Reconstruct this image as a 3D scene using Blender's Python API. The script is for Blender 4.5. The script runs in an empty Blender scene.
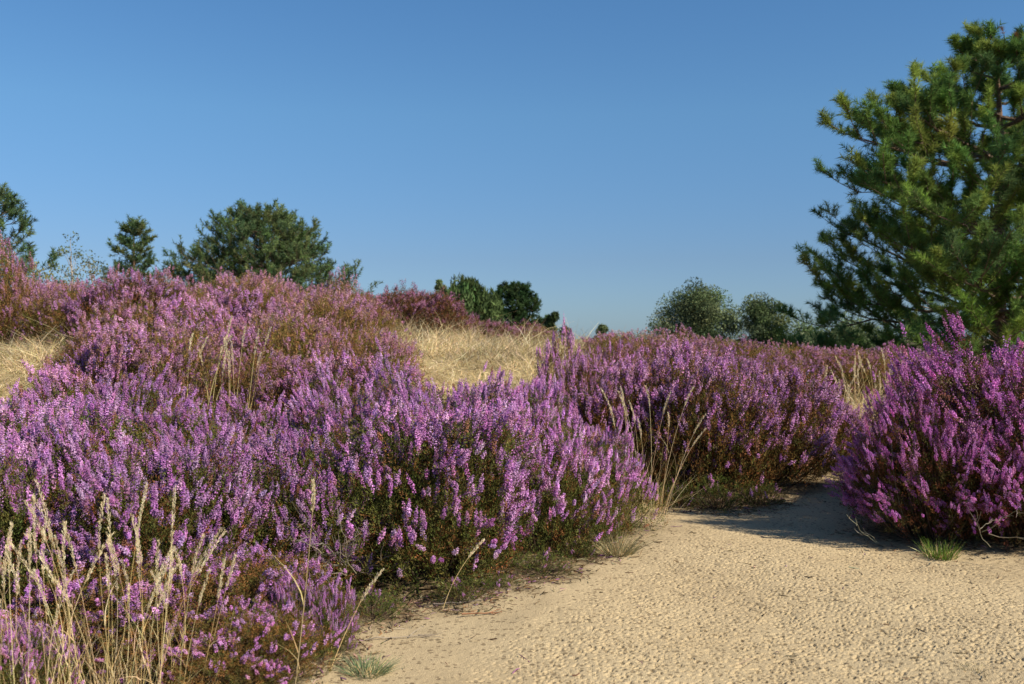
import bpy, math
import numpy as np

PI = math.pi
S = bpy.context.scene
COL = S.collection

# ------------------------------------------------------------------ helpers
def nrm(a):
    return a / (np.linalg.norm(a, axis=-1, keepdims=True) + 1e-9)

def smooth(x, a, b):
    t = np.clip((np.asarray(x, float) - a) / (b - a), 0, 1)
    return t * t * (3 - 2 * t)

def frames(a):
    ref = np.where(np.abs(a[..., 2:3]) < 0.9, np.array([0., 0., 1.]), np.array([1., 0., 0.]))
    u = nrm(np.cross(a, ref)); v = np.cross(a, u)
    return u, v

class MB:
    """collects triangles with a colour per vertex and links them as one mesh object"""
    def __init__(s):
        s.V, s.F, s.C, s.n = [], [], [], 0
    def add(s, V, F, C):
        V = V.reshape(-1, 3); C = np.broadcast_to(C, V.shape) if C.ndim == 1 else C.reshape(-1, 3)
        s.V.append(V); s.F.append(F.reshape(-1, 3) + s.n); s.C.append(C); s.n += len(V)
    def mesh(s, name, mat, smooth_shade=False):
        V = np.concatenate(s.V).astype(np.float32); F = np.concatenate(s.F).astype(np.int32)
        C = np.concatenate(s.C)
        me = bpy.data.meshes.new(name)
        me.vertices.add(len(V)); me.vertices.foreach_set('co', V.ravel())
        me.loops.add(F.size); me.loops.foreach_set('vertex_index', F.ravel())
        me.polygons.add(len(F)); me.polygons.foreach_set('loop_start', np.arange(0, F.size, 3, dtype=np.int32))
        me.update(calc_edges=True)
        ca = me.color_attributes.new('Col', 'FLOAT_COLOR', 'POINT')
        ca.data.foreach_set('color', np.c_[C, np.ones(len(C))].astype(np.float32).ravel())
        me.polygons.foreach_set('use_smooth', np.full(len(F), smooth_shade))
        me.materials.append(mat)
        return me
    def build(s, name, mat, parent=None, smooth_shade=False):
        return link(name, s.mesh(name, mat, smooth_shade), parent)

def link(name, me, parent=None):
    o = bpy.data.objects.new(name, me); COL.objects.link(o)
    if parent: o.parent = parent
    return o

def tag(o, label=None, cat=None, group=None, kind=None):
    if label: o['label'] = label
    if cat: o['category'] = cat
    if group: o['group'] = group
    if kind: o['kind'] = kind
    return o

def empty(name, loc):
    o = bpy.data.objects.new(name, None); COL.objects.link(o); o.location = loc
    o.empty_display_size = .1
    return o

def copy_tree(o, parent=None):
    c = o.copy(); COL.objects.link(c); c.parent = parent
    for ch in o.children: copy_tree(ch, c)
    return c

def tubes(mb, P, R, C, sides=5):
    """P (N,k,3) paths, R (N,k) radii, C (N,3) colours"""
    N, k, _ = P.shape
    T = nrm(np.gradient(P, axis=1))
    u, v = frames(T)
    ang = np.arange(sides) / sides * 2 * PI
    ring = P[:, :, None] + R[:, :, None, None] * (u[:, :, None] * np.cos(ang)[:, None] + v[:, :, None] * np.sin(ang)[:, None])
    i = np.arange(k - 1)[:, None] * sides; j = np.arange(sides)[None]; j2 = (j + 1) % sides
    f = np.stack([np.stack([i + j, i + j2, i + sides + j2], -1), np.stack([i + j, i + sides + j2, i + sides + j], -1)], 2).reshape(-1, 3)
    F = f[None] + (np.arange(N) * k * sides)[:, None, None]
    mb.add(ring, F, np.repeat(C, k * sides, 0))

def tets(mb, pos, axis, ln, w, C, rng):
    """small bells: tip at pos, open triangular end at pos + axis * ln"""
    M = len(pos); u, v = frames(axis)
    a0 = rng.uniform(0, 2 * PI, M)
    vs = [pos]
    for q in range(3):
        a = a0 + q * 2 * PI / 3
        vs.append(pos + axis * ln[:, None] + w[:, None] * (u * np.cos(a)[:, None] + v * np.sin(a)[:, None]))
    V = np.stack(vs, 1)
    f = np.array([[0, 2, 1], [0, 3, 2], [0, 1, 3], [1, 2, 3]])
    F = f[None] + (np.arange(M) * 4)[:, None, None]
    mb.add(V, F, np.repeat(C, 4, 0))

def leaves(mb, pos, d, ln, w, C, rng):
    """one small triangle per leaf or needle"""
    M = len(pos); s = nrm(np.cross(d, rng.normal(size=(M, 3))))
    V = np.stack([pos - s * w[:, None], pos + s * w[:, None], pos + d * ln[:, None]], 1)
    mb.add(V, np.arange(M * 3).reshape(-1, 3), np.repeat(C, 3, 0))

def blades(mb, base, d, ln, w, bend, C, rng, k=4):
    """bent tapering strips: bend (N,3) is the offset reached at the tip"""
    N = len(base); t = np.linspace(0, 1, k)
    P = base[:, None] + d[:, None] * (ln[:, None] * t)[..., None] + bend[:, None] * (t ** 2)[None, :, None]
    s = nrm(np.cross(d, rng.normal(size=(N, 3))))
    W = w[:, None] * (1 - t * .9)[None]
    V = np.stack([P - s[:, None] * W[..., None], P + s[:, None] * W[..., None]], 2)
    i = np.arange(k - 1)[:, None] * 2
    f = np.concatenate([i + np.array([[0, 1, 3]]), i + np.array([[0, 3, 2]])], 0)
    F = f[None] + (np.arange(N) * k * 2)[:, None, None]
    mb.add(V, F, np.repeat(C, k * 2, 0))

def pick(rng, n, cols, p, var=.15):
    """n colours drawn from a palette with a little variation"""
    c = np.array(cols)[rng.choice(len(cols), n, p=np.array(p) / sum(p))]
    return np.clip(c * rng.normal(1, var, (n, 1)) * rng.normal(1, var * .35, (n, 3)), .002, .95)

# ------------------------------------------------------------------ materials
def new_mat(name):
    m = bpy.data.materials.new(name); m.use_nodes = True
    nt = m.node_tree; nt.nodes.clear()
    return m, nt, nt.nodes, nt.links

def leaf_mat(name, trans, obj_var=.0, rough=None):
    m, nt, N, L = new_mat(name)
    out = N.new('ShaderNodeOutputMaterial'); at = N.new('ShaderNodeAttribute'); at.attribute_name = 'Col'
    col = at.outputs['Color']
    if obj_var:
        oi = N.new('ShaderNodeObjectInfo'); hs = N.new('ShaderNodeHueSaturation')
        mr = N.new('ShaderNodeMapRange'); mr.inputs['To Min'].default_value = 1 - obj_var; mr.inputs['To Max'].default_value = 1 + obj_var
        mh = N.new('ShaderNodeMapRange'); mh.inputs['To Min'].default_value = .5 - obj_var * .05; mh.inputs['To Max'].default_value = .5 + obj_var * .05
        L.new(oi.outputs['Random'], mr.inputs['Value']); L.new(oi.outputs['Random'], mh.inputs['Value'])
        L.new(mr.outputs[0], hs.inputs['Value']); L.new(mh.outputs[0], hs.inputs['Hue']); L.new(col, hs.inputs['Color']); col = hs.outputs['Color']
    d = N.new('ShaderNodeBsdfDiffuse'); L.new(col, d.inputs['Color']); sh = d.outputs[0]
    if trans:
        t = N.new('ShaderNodeBsdfTranslucent'); L.new(col, t.inputs['Color'])
        mx = N.new('ShaderNodeMixShader'); mx.inputs[0].default_value = trans
        L.new(sh, mx.inputs[1]); L.new(t.outputs[0], mx.inputs[2]); sh = mx.outputs[0]
    if rough:
        g = N.new('ShaderNodeBsdfGlossy'); g.inputs['Roughness'].default_value = rough
        fr = N.new('ShaderNodeFresnel'); fr.inputs['IOR'].default_value = 1.35
        mx = N.new('ShaderNodeMixShader'); L.new(fr.outputs[0], mx.inputs[0]); L.new(sh, mx.inputs[1]); L.new(g.outputs[0], mx.inputs[2]); sh = mx.outputs[0]
    L.new(sh, out.inputs['Surface'])
    return m

M_BLOOM = leaf_mat('heather_bloom', .22, .19)
M_SHOOT = leaf_mat('heather_shoots', .15, .18)
M_WOOD = leaf_mat('heather_wood', 0)
M_STRAW = leaf_mat('dry_straw', .25)
M_GREEN = leaf_mat('fresh_grass', .25)
M_NEEDLE = leaf_mat('pine_needles', .35)
M_LEAF = leaf_mat('tree_leaves', .25)
M_LITTER = leaf_mat('plant_litter', 0)

def bark_mat():
    m, nt, N, L = new_mat('pine_bark')
    out = N.new('ShaderNodeOutputMaterial'); b = N.new('ShaderNodeBsdfPrincipled'); at = N.new('ShaderNodeAttribute'); at.attribute_name = 'Col'
    tc = N.new('ShaderNodeTexCoord'); no = N.new('ShaderNodeTexNoise'); no.inputs['Scale'].default_value = 30; no.inputs['Detail'].default_value = 6
    L.new(tc.outputs['Object'], no.inputs['Vector'])
    mr = N.new('ShaderNodeMapRange'); mr.inputs['From Min'].default_value = .3; mr.inputs['From Max'].default_value = .7; mr.inputs['To Min'].default_value = .5; mr.inputs['To Max'].default_value = 1.4
    L.new(no.outputs[0], mr.inputs['Value'])
    mu = N.new('ShaderNodeVectorMath'); mu.operation = 'SCALE'; L.new(at.outputs['Color'], mu.inputs[0]); L.new(mr.outputs[0], mu.inputs['Scale'])
    L.new(mu.outputs[0], b.inputs['Base Color']); b.inputs['Roughness'].default_value = .9
    bp = N.new('ShaderNodeBump'); bp.inputs['Distance'].default_value = .02; L.new(no.outputs[0], bp.inputs['Height']); L.new(bp.outputs[0], b.inputs['Normal'])
    L.new(b.outputs[0], out.inputs['Surface'])
    return m
M_BARK = bark_mat()

# ------------------------------------------------------------------ terrain
CAM_Z = .9
FPX = 1024 * 35 / 36

def terrain(x, y):
    x = np.asarray(x, float); y = np.asarray(y, float)
    h = smooth(y, 4.7, 10.0) * .69
    h = h + smooth(-x, .8, 3.6) * smooth(y, 3.4, 7.2) * .40 * (1 - .95 * smooth(y, 7.0, 9.5))
    h = h + .11 * np.exp(-(((x + 2.6) / 1.3) ** 2 + ((y - 9.0) / 2.2) ** 2))
    h = h - smooth(x, -.1, 2.8) * smooth(y, 5, 9) * .33
    h = h + .27 * np.exp(-(((x + 1.6) / 1.1) ** 2 + ((y - 13.2) / 1.4) ** 2))
    h = h - smooth(y, 15, 60) * 2.6
    h = h + .018 * np.sin(x * 2.1 + .6) * np.sin(y * 1.7 + 1.1) + .010 * np.sin(x * 5.3 + y * 2.2) * smooth(y, 1, 3)
    far = smooth(np.hypot(x, y), 20, 60)
    h = h + far * .35 * np.sin(x * .11 + 1) * np.sin(y * .07)
    return h

def at(px, Y):
    """ground point that stands Y metres ahead on the photograph's column px"""
    x = (px - 512) / FPX * Y
    return np.array([x, Y, float(terrain(x, Y))])

RJ = np.random.default_rng(5)
JX, JY, JS = RJ.random((128, 128)), RJ.random((128, 128)), RJ.random((128, 128))

def pits(x, y, cell, thr):
    """little craters that rain and feet leave in dry sand"""
    gx, gy = x / cell, y / cell
    ix, iy = np.floor(gx).astype(int), np.floor(gy).astype(int)
    out = np.zeros_like(x)
    for dx in (-1, 0, 1):
        for dy in (-1, 0, 1):
            a, b = (ix + dx) % 128, (iy + dy) % 128
            d = np.hypot((ix + dx + JX[a, b] - gx) * 1.0, iy + dy + JY[a, b] - gy)
            r = .20 + .27 * JS[b, a]
            st = np.where(JS[a, b] > thr, JS[a, b], 0)
            q = np.clip(1 - d / r, 0, 1)
            rim = np.exp(-((d - r) / .16) ** 2) * .07
            out = out + st * (rim - q ** .8)
    return out

def vnoise(x, y, sc, seed=0):
    gx, gy = x / sc + seed * 17.3, y / sc + seed * 9.1
    ix, iy = np.floor(gx).astype(int), np.floor(gy).astype(int); fx, fy = gx - ix, gy - iy
    fx, fy = fx * fx * (3 - 2 * fx), fy * fy * (3 - 2 * fy)
    g = lambda a, b: JS[a % 128, b % 128]
    return (g(ix, iy) * (1 - fx) + g(ix + 1, iy) * fx) * (1 - fy) + (g(ix, iy + 1) * (1 - fx) + g(ix + 1, iy + 1) * fx) * fy

# ------------------------------------------------------------------ the heather shrubs: where each stands
# (column, metres ahead, width scale, height scale, kind, label)
NEAR, MIDS, RIGHT, DULL, FAR, LOW, THIN, MAT = 'near', 'mids', 'right', 'dull', 'far', 'low', 'thin', 'mat'
SHRUBS = [
    # bright front row on the left of the sand
    (425, 3.78, 1.05, 1.00, NEAR, 'broad bright purple heather with dark green underside overhanging the twig litter at the sand edge'),
    (532, 4.20, .88, .98, NEAR, 'bright purple heather whose flowering tip ends beside the small grey grass tuft on the sand'),
    (285, 3.68, .92, .95, NEAR, 'purple heather with a bare grey twiggy gap, just behind the single tall straw stalk'),
    (150, 3.22, .92, .92, NEAR, 'purple heather directly behind the middle of the dry foreground grass'),
    (15, 3.00, .82, .95, NEAR, 'purple heather cut by the photo edge behind the leftmost dry foreground stalks'),
    (0, 2.38, .36, .42, NEAR, 'small magenta heather sprig in the bottom corner among the dry stalks'),
    (312, 2.82, .28, .40, NEAR, 'tiny loose purple heather sprig standing beside the blue green grass tuft'),
    (585, 4.55, .66, .80, NEAR, 'narrow purple heather leaning over the sand in front of the tall straw clump'),
    (75, 2.72, .66, .40, LOW, 'low rusty green heather with few flowers behind the left half of the dry foreground grass'),
    (180, 2.78, .64, .38, LOW, 'low brown green heather behind the right half of the dry foreground grass'),
    (262, 2.86, .50, .36, LOW, 'low brownish heather between the dry foreground grass and the tiny purple sprig'),
    (238, 2.52, .42, .28, LOW, 'lowest rusty heather at the lower photo edge, its back to the tiny purple sprig'),
    # second row, left
    (45, 3.90, 1.02, 1.00, NEAR, None), (175, 4.25, 1.0, .98, NEAR, None), (320, 4.45, 1.0, 1.0, NEAR, None),
    (450, 4.75, .95, 1.12, NEAR, None), (-40, 4.70, 1.0, .80, NEAR, None), (95, 5.0, 1.0, 1.02, NEAR, None),
    (230, 5.2, 1.0, .98, NEAR, None), (370, 5.35, .95, .98, NEAR, None), (510, 5.15, .84, 1.04, NEAR, None),
    # centre, behind the sand
    (615, 5.75, .90, 1.06, MIDS, 'purple heather with many upright spikes right behind the tall straw clump'),
    (690, 5.65, 1.0, 1.14, MIDS, 'purple heather at the head of the sand path with a low green hem'),
    (762, 5.75, 1.0, .96, MIDS, 'wide purple heather whose foot meets the shaded end of the sand path'),
    (812, 6.2, .74, .76, MIDS, 'purple heather squeezed between the shaded path end and the large bush by the pine'),
    (655, 6.4, .95, 1.08, MIDS, None), (600, 6.35, .75, .92, MIDS, None), (572, 6.25, .58, .98, MIDS, None), (728, 6.7, .9, .90, MIDS, None), (785, 6.9, .80, .68, MIDS, None),
    (562, 6.8, .52, 1.10, THIN, 'thin tall heather with separate spikes rising against the sky beside the pale grass'),
    (604, 6.9, .46, 1.02, THIN, 'thin tall heather with dark spikes against the sky, next to the tallest thin one'),
    # the big bush on the right
    (1008, 4.74, 1.24, 1.26, RIGHT, 'big dark magenta heather bush casting its shadow on the sand'),
    (1090, 4.95, 1.42, 1.38, RIGHT, 'tallest magenta heather, under the big pine and cut by the photo edge'),
    (930, 4.50, .70, .98, RIGHT, 'low magenta heather at the shadow end of the big bush, touching the shaded path'),
    (1022, 4.46, .84, .86, RIGHT, 'magenta heather with bare grey twigs behind the small bright green grass tuft'),
    (975, 5.25, .80, .98, RIGHT, 'magenta heather behind the big bush, in front of the dark foot of the pine'),
]
MID_SLOPE = [(118, 6.0), (165, 6.2), (262, 6.3), (340, 6.3), (120, 6.9), (205, 7.1), (290, 7.2), (352, 7.4),
             (128, 7.7), (168, 7.9), (235, 8.0), (312, 8.1)]
MOUND = [(85, 8.6), (165, 8.9), (240, 9.0), (305, 9.0), (120, 9.7), (200, 9.9), (270, 9.9), (335, 9.6), (55, 9.5)]
RIDGE = [(-25, 9.0), (30, 9.6), (60, 10.5), (20, 10.8)]
BACK_R = [(655, 8.5), (708, 8.6), (760, 8.5), (640, 9.7), (685, 9.8), (735, 9.6), (790, 9.8)]
PINE_FOOT = [(865, 9.4), (850, 10.6), (895, 10.4), (940, 10.8)]
BACK_C = [(365, 12.7), (398, 12.9), (430, 13.1), (345, 13.0), (382, 13.6), (415, 13.8), (455, 13.9), (478, 14.2), (502, 14.4), (525, 14.6)]

def zone(pts, kind, w, h, seed):
    r = np.random.default_rng(seed)
    return [(px, Y, w * r.uniform(.88, 1.12), h * r.uniform(.88, 1.12), kind, None) for px, Y in pts]

ZONES = [
    ('near', [s for s in SHRUBS if s[4] in (NEAR, LOW)]), ('mids', [s for s in SHRUBS if s[4] in (MIDS, THIN)]), ('right', [s for s in SHRUBS if s[4] == RIGHT]),
    ('sprig', [(px, Y, w, h, MAT, None) for px, Y, w, h in [(462, 3.36, .20, .15), (497, 3.50, .16, .11), (541, 3.70, .24, .16), (580, 4.0, .17, .17), (372, 3.22, .24, .17)]]),
    ('hem', [(px, Y, w, h, MAT, None) for px, Y, w, h in [(676, 5.18, .28, .28), (716, 5.16, .32, .32), (758, 5.22, .28, .28)]]),
    ('slope', [q[:4] + ((MIDS if i % 5 in (0, 3) else DULL), q[5]) for i, q in enumerate(zone(MID_SLOPE, DULL, 1.0, .92, 1))]), ('mound', zone(MOUND, DULL, 1.05, 1.02, 2)), ('ridge', zone(RIDGE, DULL, 1.1, 1.0, 3) + [(4, 8.7, 1.0, 1.42, DULL, 'tall rusty pink heather at the photo edge, rising in front of the loose pine')]),
    ('pinefoot', zone(PINE_FOOT, DULL, 1.0, .66, 5)), ('backr', zone(BACK_R, DULL, 1.0, .70, 4)), ('backc', [q[:3] + (q[3] * (1.2 if q[0] < 440 else .8),) + q[4:] for q in zone(BACK_C, FAR, 1.0, .85, 6)]),
]
R0, H0 = .50, .60
FOOT = np.array([[at(s[0], s[1])[0], at(s[0], s[1])[1], R0 * s[2]] for _, z in ZONES for s in z])

# ------------------------------------------------------------------ ground sheet
def axis_coords(lo, a, b, hi, step, grow):
    mid = list(np.arange(a, b, step)); up, s, v = [], step, mid[-1]
    while v < hi: s = min(s * grow, 40); v += s; up.append(v)
    dn, s, v = [], step, a
    while v > lo: s = min(s * grow, 40); v -= s; dn.append(v)
    return np.array(dn[::-1] + mid + up)

def make_ground():
    xs = axis_coords(-450, -.75, 1.75, 450, .0040, 1.06)
    ys = axis_coords(-60, 2.3, 4.5, 700, .0040, 1.06)
    X, Y = np.meshgrid(xs, ys)
    Z = terrain(X, Y)
    fine = smooth(X, -1.3, -.8) * smooth(-X, -2.4, -1.9) * smooth(Y, 1.9, 2.3) * smooth(-Y, -6.0, -5.4)
    # distance to the nearest shrub's foot: litter gathers there
    dmin = np.full(X.shape, 9.0)
    for fx, fy, fr in FOOT:
        dmin = np.minimum(dmin, np.hypot(X - fx, Y - fy) - fr * .80)
    wob = vnoise(X, Y, .16, 1) * .14 + vnoise(X, Y, .05, 2) * .07
    litter = 1 - smooth(dmin + wob - .12, -.10, .10)
    pm = smooth(vnoise(X, Y, .55, 3) * .6 + vnoise(X, Y, .21, 4) * .4, .14, .42) * smooth(dmin, -.05, .45)
    edge = smooth(X - (-.38 + (Y - 2.4) * .46), 0, .38)
    pm = pm * (.06 + .94 * edge) * (1 - .75 * smooth(Y, 4.0, 5.0))
    Z = Z + fine * (.0130 * pits(X, Y, .0195, .40) * pm + .0115 * pits(X + 3.1, Y + 1.7, .0140, .45) * (.08 + .92 * pm))
    Z = Z + fine * (.006 * (vnoise(X, Y, .09, 5) - .5) + .0012 * (vnoise(X, Y, .02, 6) - .5))
    straw = np.maximum(smooth(Y, 6.6, 7.6) * (1 - smooth(Y, 19, 40)), smooth(-X, 1.5, 2.6) * smooth(Y, 4.5, 6))
    C = np.stack([litter, straw, smooth(np.hypot(X, Y), 24, 70)], -1)
    ny, nx = X.shape
    i = (np.arange(ny - 1)[:, None] * nx + np.arange(nx - 1)[None]).ravel()
    F = np.concatenate([np.stack([i, i + 1, i + nx + 1], -1), np.stack([i, i + nx + 1, i + nx], -1)])
    mb = MB(); mb.add(np.stack([X, Y, Z], -1), F, C)
    # material
    m, nt, N, L = new_mat('sandy_ground')
    out = N.new('ShaderNodeOutputMaterial'); b = N.new('ShaderNodeBsdfPrincipled'); b.inputs['Roughness'].default_value = .95
    b.inputs['Specular IOR Level'].default_value = .15
    at_ = N.new('ShaderNodeAttribute'); at_.attribute_name = 'Col'; sp = N.new('ShaderNodeSeparateColor'); L.new(at_.outputs['Color'], sp.inputs[0])
    tc = N.new('ShaderNodeTexCoord')
    def noise(sc, det=4):
        n = N.new('ShaderNodeTexNoise'); n.inputs['Scale'].default_value = sc; n.inputs['Detail'].default_value = det
        L.new(tc.outputs['Object'], n.inputs['Vector']); return n.outputs[0]
    def ramp(f, stops):
        r = N.new('ShaderNodeValToRGB'); L.new(f, r.inputs[0]); e = r.color_ramp.elements
        while len(e) < len(stops): e.new(.5)
        for q, (p, c) in zip(e, stops): q.position = p; q.color = (*c, 1)
        return r.outputs[0]
    def mix(f, a, c, mode='MIX'):
        x = N.new('ShaderNodeMix'); x.data_type = 'RGBA'; x.blend_type = mode
        if isinstance(f, float): x.inputs['Factor'].default_value = f
        else: L.new(f, x.inputs['Factor'])
        L.new(a, x.inputs[6]); L.new(c, x.inputs[7]); return x.outputs[2]
    sand = ramp(noise(2.2, 5), [(.3, (.42, .325, .188)), (.7, (.49, .387, .228))])
    grain = ramp(noise(420, 2), [(.32, (.72, .70, .66)), (.5, (1, 1, 1)), (.7, (1.14, 1.13, 1.10))])
    sand = mix(1.0, sand, grain, 'MULTIPLY')
    # sparse crumbs of dark plant matter
    vo = N.new('ShaderNodeTexVoronoi'); vo.voronoi_dimensions = '2D'; vo.inputs['Scale'].default_value = 52; L.new(tc.outputs['Object'], vo.inputs['Vector'])
    sc_ = N.new('ShaderNodeSeparateColor'); L.new(vo.outputs['Color'], sc_.inputs[0])
    def math_(op, a, c):
        x = N.new('ShaderNodeMath'); x.operation = op
        for k, q in enumerate((a, c)):
            if isinstance(q, (int, float)): x.inputs[k].default_value = q
            else: L.new(q, x.inputs[k])
        return x.outputs[0]
    big = noise(3.1, 2)
    thr = math_('SUBTRACT', 1.08, math_('MULTIPLY', big, 1.15))
    crumb = math_('MULTIPLY', math_('GREATER_THAN', sc_.outputs[0], thr), math_('LESS_THAN', math_('ADD', vo.outputs['Distance'], math_('MULTIPLY', math_('SUBTRACT', noise(150, 2), .5), .5)), math_('MULTIPLY', sc_.outputs[1], .43)))
    brown = ramp(noise(60, 2), [(.3, (.075, .052, .026)), (.7, (.15, .105, .055))])
    sand = mix(math_('MULTIPLY', crumb, .62), sand, brown)
    lit = ramp(noise(55, 5), [(.30, (.045, .032, .018)), (.45, (.12, .085, .045)), (.58, (.22, .165, .09)), (.72, (.36, .27, .15))])
    straw_c = ramp(noise(14, 6), [(.30, (.17, .13, .06)), (.5, (.33, .25, .12)), (.7, (.45, .35, .18))])
    heath = ramp(noise(.35, 6), [(.35, (.10, .075, .045)), (.5, (.16, .12, .06)), (.65, (.09, .10, .04))])
    c = mix(sp.outputs[1], sand, straw_c); c = mix(sp.outputs[0], c, lit); c = mix(sp.outputs[2], c, heath)
    L.new(c, b.inputs['Base Color'])
    bp = N.new('ShaderNodeBump'); bp.inputs['Distance'].default_value = .004; bp.inputs['Strength'].default_value = .8
    L.new(noise(260, 3), bp.inputs['Height']); L.new(bp.outputs[0], b.inputs['Normal'])
    L.new(b.outputs[0], out.inputs['Surface'])
    o = mb.build('ground', m, None, True); tag(o, 'pale yellow sand path and dry grassy dune', 'ground', None, 'structure')
make_ground()

# ------------------------------------------------------------------ heather
PAL = {
    NEAR: ([(.49, .225, .48), (.53, .285, .52), (.42, .165, .40), (.56, .34, .53), (.38, .17, .31), (.25, .12, .07)], [5, 3, 3, 1.5, 1.3, 1.0]),
    MIDS: ([(.51, .235, .47), (.56, .30, .52), (.43, .17, .41), (.48, .26, .38), (.26, .13, .08)], [4, 2.5, 2, 2, .8]),
    RIGHT: ([(.50, .175, .46), (.55, .24, .51), (.42, .12, .37), (.46, .18, .34), (.24, .10, .07)], [4, 3, 2, 1, .5]),
    DULL: ([(.42, .20, .31), (.48, .27, .38), (.35, .16, .23), (.38, .22, .18), (.48, .23, .45)], [4, 3, 3, 3, 2]),
    FAR: ([(.36, .15, .26), (.42, .22, .32), (.28, .11, .15)], [4, 3, 3]),
}
GREEN = {
    NEAR: ([(.11, .12, .03), (.15, .15, .045), (.17, .09, .03), (.075, .085, .024), (.22, .10, .035)], [4, 3, 2, 3, 1]),
    MIDS: ([(.13, .11, .033), (.18, .095, .033), (.23, .11, .04), (.09, .085, .027)], [3, 3, 2, 2]),
    RIGHT: ([(.09, .08, .028), (.14, .055, .028), (.17, .07, .03), (.055, .052, .02)], [3, 3, 1, 3]),
    DULL: ([(.20, .15, .05), (.26, .135, .055), (.30, .165, .065), (.19, .18, .045), (.12, .10, .035)], [3, 4, 3, 3, 1]),
    FAR: ([(.15, .09, .04), (.20, .09, .045), (.13, .105, .035)], [3, 3, 2]),
}
PAL[MAT], GREEN[MAT] = PAL[NEAR], ([(.10, .12, .03), (.14, .15, .04), (.15, .09, .03), (.07, .085, .024)], [4, 3, 1.5, 3])
for q in (LOW, THIN): PAL[q] = PAL[NEAR if q == LOW else MIDS]; GREEN[q] = GREEN[MIDS]

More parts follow.
